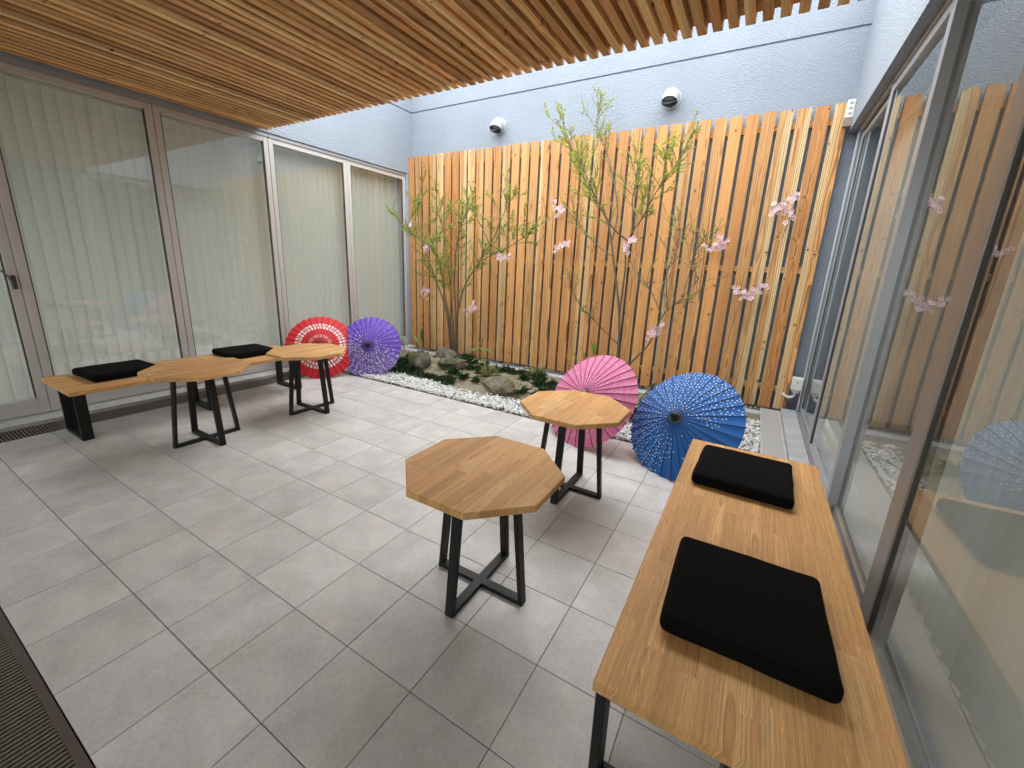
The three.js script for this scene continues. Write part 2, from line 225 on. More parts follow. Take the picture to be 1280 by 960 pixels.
{ const L = ['window bay next to the wooden fence, behind the purple umbrella', 'window bay second from the wooden fence, behind the red umbrella', 'window bay third from the fence, above the far end of the long bench', 'window bay fourth from the fence, above the cushion with the octagonal table', 'sliding window sash with a latch beside the long bench'];
  const Z = [-4.13, -3.1, -2.1, -1.1, -0.1, 0.99];
  for (let k = 0; k < 5; k++) windowBay(L[k], -3.692, -1, Z[k] + 0.002, Z[k + 1] - 0.002, { group: 'windows behind the red and purple umbrellas', stile: k > 2 ? 0.055 : 0.05, rail: 0.12, y0: 0.045 });
  const latch = thing('window_latch', 'small dark crescent latch on the sliding window stile', 'latch', [-3.682, 1.06, -0.07]);
  obj('base', rbx(-0.012, -0.05, -0.012, 0.012, 0.05, 0.012, 0.004), rubber, latch); obj('lever', tube([[0.01, -0.02, 0], [0.02, 0.03, 0.02], [0.02, 0.09, 0.055]], 0.007, 0.006), std(0.1, 0.1, 0.1, 0.4, { metalness: 0.6 }), latch);
}
{ const L = ['grey framed window pane beside the outlet box and fence end', 'sliding window sash second from the fence, behind the far cushion', 'window sash with dark brown stile next to the bench end', 'large window pane running alongside the bench cushions'];
  const Z = [-4.128, -3.05, -2.06, -1.07, 0.99], M = [aluGrey, aluGrey, aluBrown, aluBrown], off = [0.02, 0.0, 0.03, 0.0];
  const bays = []; for (let k = 0; k < 4; k++) bays[k] = windowBay(L[k], 1.582 + off[k], 1, Z[k] + 0.003 - (k ? 0.05 : 0), Z[k + 1] - 0.003 + (k < 3 ? 0.05 : 0), { group: 'windows along the bench with the two black cushions', stile: k === 3 ? 0.11 : 0.065, mat: M[k], rail: 0.04, y0: 0.05 });
  const tr = thing('window_track', 'aluminium floor track of the sliding windows beside the bench', 'window frame');
  for (const a of [1.576, 1.612, 1.66]) obj('track_rail', bx(a, 0.018, -4.12, a + 0.006, 0.05, 0.99), std(0.6, 0.6, 0.6, 0.35, { metalness: 0.8 }), tr);
  obj('track_bed', bx(1.573, 0.019, -4.12, 1.7, 0.03, 0.99), aluGrey, tr);
  obj('corner_trim', rbx(-0.03, 0.041, -0.544, -0.016, 2.55, -0.534, 0.002), std(0.55, 0.57, 0.6, 0.4, { metalness: 0.5 }), bays[0]); }
// vertical blinds: every slat its own sheet, turned a little so that they overlap
function blinds(label, x, z0, z1, pitch, turn, y0, seed) {
  const t = thing('vertical_blind', label, 'blind', [x, 0, 0]), R = rng(seed), w = pitch * 1.03, G = [];
  for (let v = 0; v < 3; v++) { const pos = [], uv = [], idx = [], n = 5; for (let i = 0; i <= n; i++) for (const y of [y0, 2.5]) { const a = (i / n - 0.5); pos.push((0.25 - a * a) * 0.014, y, a * w); uv.push(i / n, y); } for (let i = 0; i < n; i++) { const a = 2 * i; idx.push(a, a + 1, a + 2, a + 2, a + 1, a + 3); } G.push(soup(pos, idx, { uv: [uv, 2] })); }
  for (let z = z0 + pitch / 2; z < z1; z += pitch) { const m = obj('slat', G[Math.floor(R() * 3)], blindMat, t); m.position.z = z; m.rotation.y = turn + (R() - 0.5) * 0.03; m.rotation.x = (R() - 0.5) * 0.003; }
  obj('head_rail', bx(-0.025, 2.5, z0, 0.025, 2.54, z1), whitePlastic, t); return t;
}
blinds('long row of pale vertical blinds behind windows with the bench and umbrellas', -3.86, -4.12, 0.98, 0.085, -0.24, 0.06, 3);
blinds('pale vertical blinds behind the windows beside the cushioned bench', 1.8, -1.62, 0.98, 0.085, 0.2, 0.07, 4);
blinds('gathered pale vertical blind at the window end by the fence', 1.8, -4.1, -3.0, 0.085, 0.12, 0.07, 8);

// ------------------------------------------------------------------ wooden fence
{ const f = thing('wooden_fence', 'tall cedar fence of upright boards with narrow gaps', 'fence', [0, 0, -4.165]), R = rng(21), N = 38, pitch = (1.5 + 3.66) / N;
  const vars = []; for (let k = 0; k < 16; k++) vars.push(board(0.108, 2.8, 0.027, k, 2.82));
  const last = -1; let prev = -1;
  for (let i = 0; i < N; i++) { let k = Math.floor(R() * 16); if (k === prev) k = (k + 5) % 16; prev = k; const m = obj('board', vars[k], cedarMats[Math.floor(R() * 5)], f); m.position.set(-3.66 + 0.054 + i * pitch + 0.014 * (i / N), 0.012 + (R() - 0.5) * 0.006, -0.0135 + (R() - 0.5) * 0.002); if (R() < 0.5) m.rotation.y = Math.PI; m.rotation.z = (R() - 0.5) * 0.0016; }
  for (const y of [2.68, 1.4, 0.22]) for (const [a, b] of [[-3.64, -1.1], [-1.098, 1.49]]) { const g = board(0.055, b - a, 0.034, Math.floor(R() * 16), 2.82); g.rotateZ(-Math.PI / 2); const m = obj('rail', g, cedarMats[0], f); m.position.set(a, y, -0.0455); } }

// ------------------------------------------------------------------ slatted canopy
{ const c = thing('slatted_canopy', 'ceiling canopy of narrow parallel wooden slats', 'canopy', [0, 2.59, 0]), R = rng(33), p = 0.0765, L = 2.95;
  const vars = []; for (let k = 0; k < 16; k++) { const g = board(0.047, L, 0.045, k, 2.95, 0, 16, 0.0015); g.rotateX(Math.PI / 2); vars.push(g); }
  for (let i = 0; i < 67; i++) { const x = 1.155 + 0.047 / 2 + p * 4 - i * p; if (x > XR - 0.03 || x < XL + 0.02) continue; const m = obj('slat', vars[Math.floor(R() * 16)], canopyMats[Math.floor(R() * 5)], c); m.position.set(x, 0.0225 + (R() - 0.5) * 0.0015, -2.03 + (R() - 0.5) * 0.006); }
  for (let z = -1.89; z < 0.9; z += 0.32) { const g = board(0.27, XR - XL - 0.01, 0.06, Math.floor(R() * 16), 2.95); g.rotateZ(-Math.PI / 2); g.rotateX(Math.PI / 2); const m = obj('joist', g, canopyMats[0], c); m.position.set(XL + 0.005, 0.0765, z); }
  obj('roof_deck', bx(XL + 0.004, 0.11, -2.028, XR - 0.004, 0.14, ZF - 0.004), std(0.3, 0.2, 0.12, 0.85), c); }

// ------------------------------------------------------------------ wall vents, outlet, bracket
function vent(x, y, label) { const t = thing('wall_vent', label, 'vent', [x, y, ZB], 0, 'round vents on the rendered wall'), m = std(0.40, 0.43, 0.44, 0.4), R = 0.082;
  obj('flange', new THREE.CylinderGeometry(R + 0.012, R + 0.014, 0.012, 40).rotateX(Math.PI / 2).translate(0, 0, 0.006), m, t);
  const pts = [[0, 0, 0.01], [0, 0, 0.04], [0, -0.006, 0.075], [0, -0.03, 0.105], [0, -0.058, 0.118]]; obj('hood', tube(pts, R, R * 0.93, 32, 14), new THREE.MeshStandardMaterial({ color: m.color, roughness: 0.4, side: THREE.DoubleSide }), t);
  const dome = new THREE.SphereGeometry(R * 0.99, 32, 14, 0, TAU, 0, Math.PI / 2); dome.rotateX(0.75); dome.translate(0, 0.004, 0.062); obj('dome', dome, new THREE.MeshStandardMaterial({ color: m.color, roughness: 0.4, side: THREE.DoubleSide }), t);
  obj('dark_mouth_disc', new THREE.CylinderGeometry(R * 0.86, R * 0.86, 0.006, 32).rotateX(0.75).translate(0, -0.047, 0.122), std(0.035, 0.036, 0.036, 0.8), t);  // near-black disc painted in for the shaded inside of the hood
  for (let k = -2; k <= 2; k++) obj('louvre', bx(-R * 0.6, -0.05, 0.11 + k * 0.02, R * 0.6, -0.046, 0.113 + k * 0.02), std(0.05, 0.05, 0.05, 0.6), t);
  return t; }
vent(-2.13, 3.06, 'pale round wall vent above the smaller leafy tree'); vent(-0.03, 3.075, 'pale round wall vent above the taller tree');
{ const t = thing('outlet_box', 'white weatherproof outlet box with curved conduit at fence foot', 'outlet', [1.58, 0, -4.125]);
  obj('cover', rbx(-0.09, 0.255, -0.05, 0, 0.375, 0.05, 0.006, 2), whitePlastic, t); obj('keyhole', new THREE.CylinderGeometry(0.006, 0.006, 0.003, 12).rotateX(Math.PI / 2).translate(-0.045, 0.335, 0.051), rubber, t);
  obj('socket_housing', rbx(-0.075, 0.225, -0.03, -0.015, 0.255, 0.035, 0.005), whitePlastic, t);
  obj('conduit', tube([[-0.045, 0.225, 0.0], [-0.05, 0.19, 0.0], [-0.085, 0.165, 0.0], [-0.13, 0.18, -0.005], [-0.145, 0.2, -0.012]], 0.013, 0.013, 12, 18), whitePlastic, t);
  const b = thing('pipe_cover', 'white slotted bracket at top of the last fence board', 'bracket', [1.487, 2.69, -4.14]);
  obj('plate', rbx(-0.03, 0, -0.02, 0.026, 0.14, 0.0, 0.003), whitePlastic, b); for (const y of [0.03, 0.07, 0.11]) obj('slot', rbx(-0.012, y - 0.007, 0.0005, 0.012, y + 0.007, 0.003, 0.001), std(0.3, 0.3, 0.3, 0.6), b);
  obj('clamp', rbx(-0.035, -0.07, -0.02, 0.028, 0.0, 0.0, 0.003), std(0.25, 0.2, 0.15, 0.6), b); }

// ------------------------------------------------------------------ laminated oak tops: clipped staves
function clip(poly, nx, nz, d, id) { const out = []; for (let i = 0; i < poly.length; i++) { const a = poly[i], b = poly[(i + 1) % poly.length], da = nx * a.x + nz * a.z - d, db = nx * b.x + nz * b.z - d;
  if (da <= 0) out.push(a); if ((da <= 0) !== (db <= 0)) { const t = da / (da - db); out.push(da <= 0 ? { x: lerp(a.x, b.x, t), z: lerp(a.z, b.z, t), e: id } : { x: lerp(a.x, b.x, t), z: lerp(a.z, b.z, t), e: a.e }); } } return out; }
// polygon points carry e = the id of the edge that leaves them; outer edges (e >= 0) are chamfered
function staveGeo(poly, outer, th, cx, cz, w, len, strip, vOff) {
  const n = poly.length, b = 0.003, lines = poly.map((p, i) => { const q = poly[(i + 1) % n], dx = q.x - p.x, dz = q.z - p.z, l = Math.hypot(dx, dz) || 1; const nx = dz / l, nz = -dx / l; return { nx, nz, d: nx * p.x + nz * p.z, o: p.e >= 0 }; });
  const mx = poly.reduce((s, p) => s + p.x, 0) / n, mz = poly.reduce((s, p) => s + p.z, 0) / n; for (const l of lines) if (l.nx * mx + l.nz * mz > l.d) { l.nx *= -1; l.nz *= -1; l.d *= -1; }
  const inset = poly.map((p, i) => { const A = lines[(i + n - 1) % n], B = lines[i], da = A.d - (A.o ? b : 0), db = B.d - (B.o ? b : 0), det = A.nx * B.nz - A.nz * B.nx; if (Math.abs(det) < 1e-6) return { x: p.x - (A.o ? A.nx * b : 0), z: p.z - (A.o ? A.nz * b : 0) }; return { x: (da * B.nz - db * A.nz) / det, z: (A.nx * db - B.nx * da) / det }; });
  const rings = [[inset, 0], [poly, -b], [poly, -th + b], [inset, -th]], pos = [], uv = [], idx = [];
  const put = (p, y, k = 0) => { pos.push(p.x, y, p.z); uv.push((strip + 0.5 + Math.max(-0.47, Math.min(0.47, (p.x - cx) / w * 0.94 + k))) / 16, (p.z - cz + vOff - k * 0.3) / 0.6); return pos.length / 3 - 1; };
  const area = poly.reduce((s, p, i) => { const q = poly[(i + 1) % n]; return s + p.x * q.z - q.x * p.z; }, 0), F = (a, b2, c) => area > 0 ? idx.push(a, c, b2) : idx.push(a, b2, c);
  { const t = inset.map(p => put(p, 0)); for (let i = 1; i < n - 1; i++) F(t[0], t[i], t[i + 1]); const u = inset.map(p => put(p, -th)); for (let i = 1; i < n - 1; i++) F(u[0], u[i + 1], u[i]); }
  for (let r = 0; r < 3; r++) for (let i = 0; i < n; i++) { if (!lines[i].o && r !== 1) continue; const j = (i + 1) % n, [P, ya] = rings[r], [Q, yb] = rings[r + 1], k = (y) => (-y / th) * 0.25; const a = put(P[i], ya, k(ya)), c = put(P[j], ya, k(ya)), d = put(Q[j], yb, k(yb)), e = put(Q[i], yb, k(yb)); F(a, d, c); F(a, e, d); }
  return soup(pos, idx, { uv: [uv, 2] });
}
function laminated(parent, outline, th, w, seed, y, lens) { // outline: clip lines [nx, nz, d]; staves run along z
  const top = new THREE.Group(); top.name = 'top'; top.position.y = y; parent.add(top); const R = rng(seed), X = outline.hx, Zh = outline.hz; let prev = -1;
  const n = Math.round(2 * X / w), ww = 2 * X / n;
  for (let i = 0; i < n; i++) { const x0 = -X + i * ww; let z = -Zh - R() * lens[0];
    while (z < Zh) { const l = lerp(lens[0], lens[1], R()), z1 = z + l; let poly = [{ x: x0, z: Math.max(z, -Zh - 0.1), e: -1 }, { x: x0 + ww, z: Math.max(z, -Zh - 0.1), e: -1 }, { x: x0 + ww, z: Math.min(z1, Zh + 0.1), e: -1 }, { x: x0, z: Math.min(z1, Zh + 0.1), e: -1 }];
      outline.lines.forEach(([nx, nz, d], k) => { if (poly.length > 2) poly = clip(poly, nx, nz, d, k); });
      for (let q = 0; q < poly.length; q++) { const p = poly[q], r = poly[(q + 1) % poly.length]; if (p.e < 0) for (const [nx, nz, d] of outline.lines) if (Math.abs(nx * p.x + nz * p.z - d) < 1e-5 && Math.abs(nx * r.x + nz * r.z - d) < 1e-5) p.e = 0; }
      poly = poly.filter((p, q) => { const r = poly[(q + 1) % poly.length]; return Math.hypot(p.x - r.x, p.z - r.z) > 1e-5; });
      if (poly.length > 2) { let s = Math.floor(R() * 16); if (s === prev) s = (s + 3) % 16; prev = s; obj('stave', staveGeo(poly, null, th, x0 + ww / 2, (z + z1) / 2, ww, l, s, R() * 0.6), oakMats[Math.floor(R() * 2)], top); }
      z = z1; } }
  return top;
}
function ringFrame(bot, topHalf, h, bar, depth) { // closed trapezoid of flat bar in the x-y plane
  const s = new THREE.Shape([[-bot, 0], [bot, 0], [topHalf, h], [-topHalf, h]].map(p => new THREE.Vector2(...p))), k = (topHalf - bot) / h, hole = new THREE.Path([[-bot + bar + k * 0 , bar], [-topHalf + bar, h - bar], [topHalf - bar, h - bar], [bot - bar, bar]].map(p => new THREE.Vector2(...p))); s.holes.push(hole);
  const g = new THREE.ExtrudeGeometry(s, { depth: depth - 0.004, bevelEnabled: true, bevelThickness: 0.002, bevelSize: 0.002, bevelOffset: -0.002, bevelSegments: 1 }); g.translate(0, 0, -depth / 2 + 0.002); return g; }
// ------------------------------------------------------------------ octagonal tables
function table(x, z, seed, label) { const t = thing('octagonal_table', label, 'table', [x, 0, z], 0, 'octagonal oak tables'), a = 0.3, H = 0.545, lines = []; for (let k = 0; k < 8; k++) lines.push([Math.cos(k * Math.PI / 4), Math.sin(k * Math.PI / 4), a]);
  laminated(t, { lines, hx: a, hz: a }, 0.027, 0.0462, seed, H, [0.22, 0.5]);
  for (const r of [0, Math.PI / 2]) { const g = ringFrame(0.215, 0.165, H - 0.0275, 0.02, 0.04); g.rotateY(r); if (r) g.scale(1, 0.9985, 1); obj('leg_frame', g, steelBlack, t); }
  return t; }
table(0.22, -0.507, 101, 'octagonal table standing alone in front of the pink umbrella table'); table(0.225, -1.46, 102, 'octagonal table right before the pink umbrella'); table(-2.27, -0.585, 103, 'octagonal table before the long bench cushion farther from red umbrella'); table(-2.25, -1.42, 104, 'octagonal table next to the red umbrella');
// ------------------------------------------------------------------ benches
function bench(x, z, seed, label, fx, fw) { const t = thing('bench', label, 'bench', [x, 0, z], 0, 'long oak benches'), H = 0.387, hx = 0.3, hz = 0.87;
  laminated(t, { lines: [[1, 0, hx], [-1, 0, hx], [0, 1, hz], [0, -1, hz]], hx, hz }, 0.03, 0.043, seed, H, [0.26, 0.6]);
  for (const k of [-0.8, 0, 0.8]) { const m = obj('leg_frame', ringFrame(fw, fw + 0.005, H - 0.0305, 0.026, 0.062), steelBlack, t); m.position.set(fx, 0, k); }
  return t; }
bench(1.16, -0.9, 201, 'long oak bench with two cushions right beside the blue umbrella', -0.143, 0.1525); bench(-3.085, -0.9, 202, 'long oak bench with two cushions behind a pair of octagonal tables', 0.035, 0.17);
// ------------------------------------------------------------------ cushions
function cushionGeo(seed) { const g = new RoundedBoxGeometry(0.4, 0.055, 0.42, 6, 0.021), p = g.attributes.position; const g2 = new THREE.BoxGeometry(0.4, 0.055, 0.42, 40, 6, 42), q = g2.attributes.position, r = 0.022, v = V(), c = V();
  for (let i = 0; i < q.count; i++) { v.fromBufferAttribute(q, i); c.set(Math.max(-0.2 + r, Math.min(0.2 - r, v.x)), Math.max(-0.0275 + r, Math.min(0.0275 - r, v.y)), Math.max(-0.21 + r, Math.min(0.21 - r, v.z))); v.sub(c).normalize().multiplyScalar(r).add(c);
    const e = (1 - Math.pow(v.x / 0.2, 4)) * (1 - Math.pow(v.z / 0.21, 4)); if (v.y > 0) v.y += 0.004 * e + 0.0016 * (fbm(v.x * 16 + seed, v.z * 16, 3) - 0.5) * 2; v.x += 0.004 * (noise(v.z * 14 + seed, 2) - 0.5); v.z += 0.004 * (noise(v.x * 14 + seed, 7) - 0.5); q.setXYZ(i, v.x, v.y + 0.0275, v.z); }
  q.needsUpdate = true; g2.computeVertexNormals(); const u = g2.attributes.uv; for (let i = 0; i < u.count; i++) u.setXY(i, q.getX(i) * 40, q.getZ(i) * 40 + q.getY(i) * 40); return g2; }
const weave = texture(64, 64, (x, y) => { const v = 0.5 + 0.25 * Math.sin(x * TAU / 8) * Math.sin(y * TAU / 8) + 0.25 * hash(x, y); return [v, v, v]; }, false);
const blackFabric = phys(0.004, 0.0038, 0.0036, 1, { specularIntensity: 0.2, bumpMap: weave, bumpScale: 0.0006 });
for (const [x, z, a, s, l] of [[1.157, -0.47, 0.015, 1, 'black seat cushion on the bench end away from the blue umbrella'], [1.127, -1.385, -0.03, 2, 'black seat cushion on the bench next to the blue umbrella'], [-3.14, -0.4, 0.04, 3, 'black seat cushion on the bench end away from the red umbrella'], [-3.17, -1.36, -0.03, 4, 'black seat cushion on the bench nearer the red umbrella']]) {
  const c = thing('seat_cushion', l, 'cushion', [x, 0.3872, z], a, 'black seat cushions'); obj('cushion_body', cushionGeo(s * 11), blackFabric, c);
  obj('seam', tube([[-0.196, 0.012, -0.19], [-0.2, 0.012, 0], [-0.196, 0.012, 0.19]], 0.0012, 0.0012, 5, 10), blackFabric, c); }

// ------------------------------------------------------------------ paper umbrellas
function umbrella(name, label, c, az, el, r, tex, base, ribCol, seed) {
  const t = thing(name, label, 'umbrella', c, 0, 'open paper umbrellas on the floor'); t.rotation.set(0, 0, 0);
  const ax = V(Math.sin(az) * Math.cos(el), Math.sin(el), Math.cos(az) * Math.cos(el)); t.quaternion.setFromUnitVectors(V(0, 1, 0), ax);
  const N = 32, h = r * 0.3, seg = 6, pos = [], uv = [], idx = [], A = N * 4, R = rng(seed), prof = q => h * (1 - q) + 0.012 * r * Math.sin(q * Math.PI) * 2;
  for (let i = 0; i <= seg * 2; i++) { const q = lerp(0.05, 1, i / (seg * 2)); for (let k = 0; k <= A; k++) { const a = k / A * TAU, f = (k % 4) / 4, sag = Math.sin(f * Math.PI) * 0.006 * q * (0.6 + 0.4 * q), rr = r * q * (1 - 0.012 * Math.sin(f * Math.PI) * q); pos.push(Math.cos(a) * rr, prof(q) - sag, Math.sin(a) * rr); uv.push(0.5 + 0.49 * q * Math.cos(a), 0.5 + 0.49 * q * Math.sin(a)); } }
  for (let i = 0; i < seg * 2; i++) for (let k = 0; k < A; k++) { const a = i * (A + 1) + k, b = a + A + 1; idx.push(a, a + 1, b, b, a + 1, b + 1); }
  obj('canopy', soup(pos, idx, { uv: [uv, 2] }), phys(1, 1, 1, 0.7, { map: tex, transmission: 0.22, thickness: 0, side: THREE.DoubleSide }), t);
  const ribG = tube([V(r * 0.06, prof(0.06) + 0.0005, 0), V(r * 0.5, prof(0.5) + 0.0005, 0), V(r * 1.022, prof(1.0) - 0.002, 0)], 0.0022, 0.003, 5, 8), rm = std(...ribCol, 0.6);
  for (let k = 0; k < N; k++) { const m = obj('rib', ribG, rm, t); m.rotation.y = k / N * TAU; }
  const strutG = tube([V(0.012, -0.1 * r, 0), V(r * 0.55, prof(0.55) - 0.014, 0)], 0.0016, 0.0016, 4, 3), bam = std(0.5, 0.36, 0.18, 0.6);
  for (let k = 0; k < N; k++) { const m = obj('strut', strutG, bam, t); m.rotation.y = k / N * TAU; }
  const cap = new THREE.LatheGeometry([[0.0, 0.046], [0.012, 0.045], [0.017, 0.036], [0.019, 0.016], [0.026, 0.004], [0.033, -0.004]].map(p => new THREE.Vector2(...p)), 24); cap.translate(0, h - 0.003, 0); obj('cap', cap, std(...base, 0.75), t);
  const len = (c[1] - 0.02) / Math.sin(el); obj('shaft', tube([V(0, h, 0), V(0, 0, 0), V(0, -len + 0.1, 0)], 0.007, 0.007, 10, 4), std(0.05, 0.03, 0.02, 0.5), t); obj('handle', tube([V(0, -len + 0.1, 0), V(0, -len + 0.05, 0), V(0, -len + 0.012, 0)], 0.011, 0.011, 12, 4), std(0.03, 0.02, 0.015, 0.5), t);
  return t;
}
const disc = (draw) => canvasTex(1024, 1024, (g, w) => { g.translate(w / 2, w / 2); draw(g, w * 0.49); });
const redTex = disc((g, r) => { g.fillStyle = '#e01f2b'; g.fillRect(-600, -600, 1200, 1200); const R = rng(7);
  const petal = (q, n, s) => { for (let k = 0; k < n; k++) { g.save(); g.rotate(k / n * TAU); g.translate(r * q, 0); g.rotate(0.2); g.beginPath(); g.moveTo(-s, 0); g.bezierCurveTo(-s, s * 0.9, s * 0.8, s * 0.9, s, s * 0.15); g.lineTo(s * 0.72, 0); g.lineTo(s, -s * 0.15); g.bezierCurveTo(s * 0.8, -s * 0.9, -s, -s * 0.9, -s, 0); g.fill(); g.restore(); } };
  g.fillStyle = '#f1e9e4'; petal(0.585, 42, 25); petal(0.69, 46, 25); g.fillStyle = '#e01f2b'; petal(0.645, 50, 8); g.fillStyle = '#f1e9e4'; for (let k = 0; k < 44; k++) { g.save(); g.rotate(k / 44 * TAU); g.fillRect(r * 0.24, -3.5, r * 0.10, 7); g.restore(); }
  g.fillStyle = '#8f0d16'; g.beginPath(); g.arc(0, 0, r * 0.12, 0, TAU); g.fill(); });
const flower = (g, x, y, s, col) => { g.fillStyle = col; for (let k = 0; k < 5; k++) { const a = k / 5 * TAU; g.beginPath(); g.arc(x + Math.cos(a) * s * 0.55, y + Math.sin(a) * s * 0.55, s * 0.5, 0, TAU); g.fill(); } };
const purpleTex = disc((g, r) => { g.fillStyle = '#7350c4'; g.fillRect(-600, -600, 1200, 1200); const R = rng(9);
  for (let k = 0; k < 3600; k++) { const a = R() * TAU, q = Math.sqrt(R()), x = q * r * Math.cos(a), y = q * r * Math.sin(a), low = smooth(-0.25, 0.35, -Math.sin(a - 0.25) * q + 0.12); if (q < 0.22 || R() > 0.03 + 0.8 * low) continue; flower(g, x, y, lerp(4, 8, R()), R() < 0.75 ? '#e9e2f4' : '#b9a3e0'); } });
const pinkTex = disc((g, r) => { g.fillStyle = '#e678a6'; g.fillRect(-600, -600, 1200, 1200); const R = rng(13);
  for (let k = 0; k < 2600; k++) { const a = R() * TAU, q = Math.sqrt(R()), x = q * r * Math.cos(a), y = q * r * Math.sin(a); g.globalAlpha = lerp(0.15, 0.6, R()); flower(g, x, y, lerp(3, 7, R()), R() < 0.6 ? '#f0a3c3' : '#f7d3e2'); } g.globalAlpha = 1; });
const BLUE_TURN = Math.PI / 3;
const blueTex = disc((g, r) => { g.fillStyle = '#0f66b8'; g.fillRect(-600, -600, 1200, 1200); const R = rng(17), P = [];
  for (let k = 0; k < 9000; k++) { const a = R() * TAU, q = Math.sqrt(R()), x = q * r * Math.cos(a), y = q * r * Math.sin(a); const dens = smooth(0.3, -0.05, Math.cos(a + BLUE_TURN) - 0.42 + 0.15 * Math.sin(q * 9)); if (q < 0.16 || R() > 0.004 + 0.97 * dens) continue; if (P.some(p => Math.hypot(p[0] - x, p[1] - y) < 23)) continue; P.push([x, y]); flower(g, x, y, lerp(4.6, 6.2, R()), '#e8ecef'); }
  g.fillStyle = '#9aa3a8'; g.beginPath(); g.arc(0, 0, r * 0.11, 0, TAU); g.fill(); g.fillStyle = '#6b6f70'; for (let k = 0; k < 60; k++) { g.save(); g.rotate(k / 60 * TAU); g.fillRect(r * 0.05, -1, r * 0.05, 2); g.restore(); } });
umbrella('paper_umbrella', 'blue paper umbrella with white dots and black ribs', [0.753, 0.327, -2.172], -0.496, 0.592, 0.4, blueTex, [0.01, 0.01, 0.011], [0.02, 0.022, 0.03], 1);
umbrella('paper_umbrella', 'pink paper umbrella with dark ribs behind an octagonal table', [0.045, 0.329, -2.293], -0.394, 0.593, 0.4, pinkTex, [0.3, 0.16, 0.2], [0.035, 0.012, 0.02], 2);
umbrella('paper_umbrella', 'red paper umbrella with white petal rings', [-3.19, 0.331, -2.2], 0.88, 0.5, 0.378, redTex, [0.12, 0.01, 0.012], [0.05, 0.006, 0.008], 3);
umbrella('paper_umbrella', 'purple paper umbrella speckled with small white blossoms', [-2.8, 0.331, -2.575], 0.58, 0.42, 0.368, purpleTex, [0.01, 0.01, 0.012], [0.02, 0.012, 0.05], 4);

// ------------------------------------------------------------------ planted bed
const bedFront = x => -2.665 - 0.05 * Math.sin(x * 1.9 + 0.5) - 0.03 * Math.sin(x * 5.1);
const soilY = (x, z) => { const d = bedFront(x) - z, b = z + 3.78, m = smooth(0, 0.35, d) * smooth(-0.02, 0.3, b) * smooth(-3.62, -3.2, x) * (1 - smooth(0.75, 1.24, x));
  return 0.012 + m * (0.07 + 0.05 * fbm(x * 1.7 + 3, z * 1.7, 2) + 0.05 * Math.exp(-((x + 2.3) ** 2 + (z + 3.4) ** 2) / 0.25)) + 0.012 * (fbm(x * 14, z * 14, 3) - 0.5); };
{ const nx = 240, nz = 64, pos = [], uv = [], idx = [], x0 = -3.52, x1 = 1.27, z0 = -3.8, z1 = -2.402;
  for (let j = 0; j <= nz; j++) for (let i = 0; i <= nx; i++) { const x = lerp(x0, x1, i / nx), z = lerp(z0, z1, j / nz); pos.push(x, soilY(x, z) - 0.02, z); uv.push(x, z); }
  for (let j = 0; j < nz; j++) for (let i = 0; i < nx; i++) { const a = j * (nx + 1) + i, b = a + nx + 1; idx.push(a, b, a + 1, a + 1, b, b + 1); }
  const soilTex = texture(1024, 1024, (x, y) => { const g = fbm(x / 9, y / 9, 3), m = smooth(0.5, 0.68, fbm(x / 110 + 5, y / 110, 4)), sp = hash(x, y), v = 0.72 + 0.5 * (g - 0.5) + 0.35 * (sp - 0.5); return mix3([0.52 * v, 0.44 * v, 0.30 * v], [0.22 * v, 0.22 * v, 0.09 * v], m * 0.6); });
  const soilBump = texture(512, 512, (x, y) => { const v = fbm(x / 5, y / 5, 3); return [v, v, v]; }, false); soilBump.repeat.set(3, 3);
  struct('soil', soup(pos, idx, { uv: [uv, 2] }), std(1, 1, 1, 0.97, { map: soilTex, bumpMap: soilBump, bumpScale: 0.012 })); }
struct('bed_edging', rbx(-3.52, -0.2, -3.93, 1.268, 0.028, -3.8, 0.005), concrete);
struct('gravel_channel', bx(-3.62, -0.2, -4.249, 1.268, -0.03, -3.932), std(0.2, 0.19, 0.18, 0.95));
// pebbles: white along the tiles, grey ones in the channel under the fence
function stoneGeo(seed) { const g = new THREE.IcosahedronGeometry(1, 1), p = g.attributes.position; for (let i = 0; i < p.count; i++) { const x = p.getX(i), y = p.getY(i), z = p.getZ(i), s = 0.82 + 0.36 * noise(x * 1.3 + seed + 5, y * 1.3 + z * 1.7 + seed); p.setXYZ(i, x * s, y * s * 0.66, z * s * 0.82); } g.computeVertexNormals(); return g; }
function scatter(name, label, cat, n, seed, place, size, col) { const R = rng(seed), m = new THREE.InstancedMesh(stoneGeo(seed), std(1, 1, 1, 0.7), n), M = new THREE.Matrix4(), q = new THREE.Quaternion(), e = new THREE.Euler(), c = new THREE.Color();
  for (let i = 0; i < n; i++) { const p = place(R), s = lerp(size[0], size[1], R() * R()); e.set((R() - 0.5) * 0.9, R() * TAU, (R() - 0.5) * 0.9); q.setFromEuler(e); M.compose(V(...p), q, V(s, s, s)); m.setMatrixAt(i, M); const k = col(R); c.setRGB(k[0], k[1], k[2]); m.setColorAt(i, c); }
  m.name = numbered(name); m.castShadow = m.receiveShadow = true; scene.add(m); return tag(m, label, cat, null, 'stuff'); }
scatter('white_pebbles', 'white pebbles edging the planted bed along the floor tiles', 'pebbles', 7200, 71, R => { let x, z; do { x = lerp(-3.5, 1.26, R()); z = lerp(-2.41, x > 0.95 ? -3.6 : -2.95, R()); } while (z < bedFront(x) - 0.05 + (R() - 0.5) * 0.12 && x < 0.95); return [x, 0.004 + R() * 0.026, z]; }, [0.010, 0.022], R => { const v = lerp(0.52, 0.76, R()); return [v, v * 0.99, v * 0.965]; });
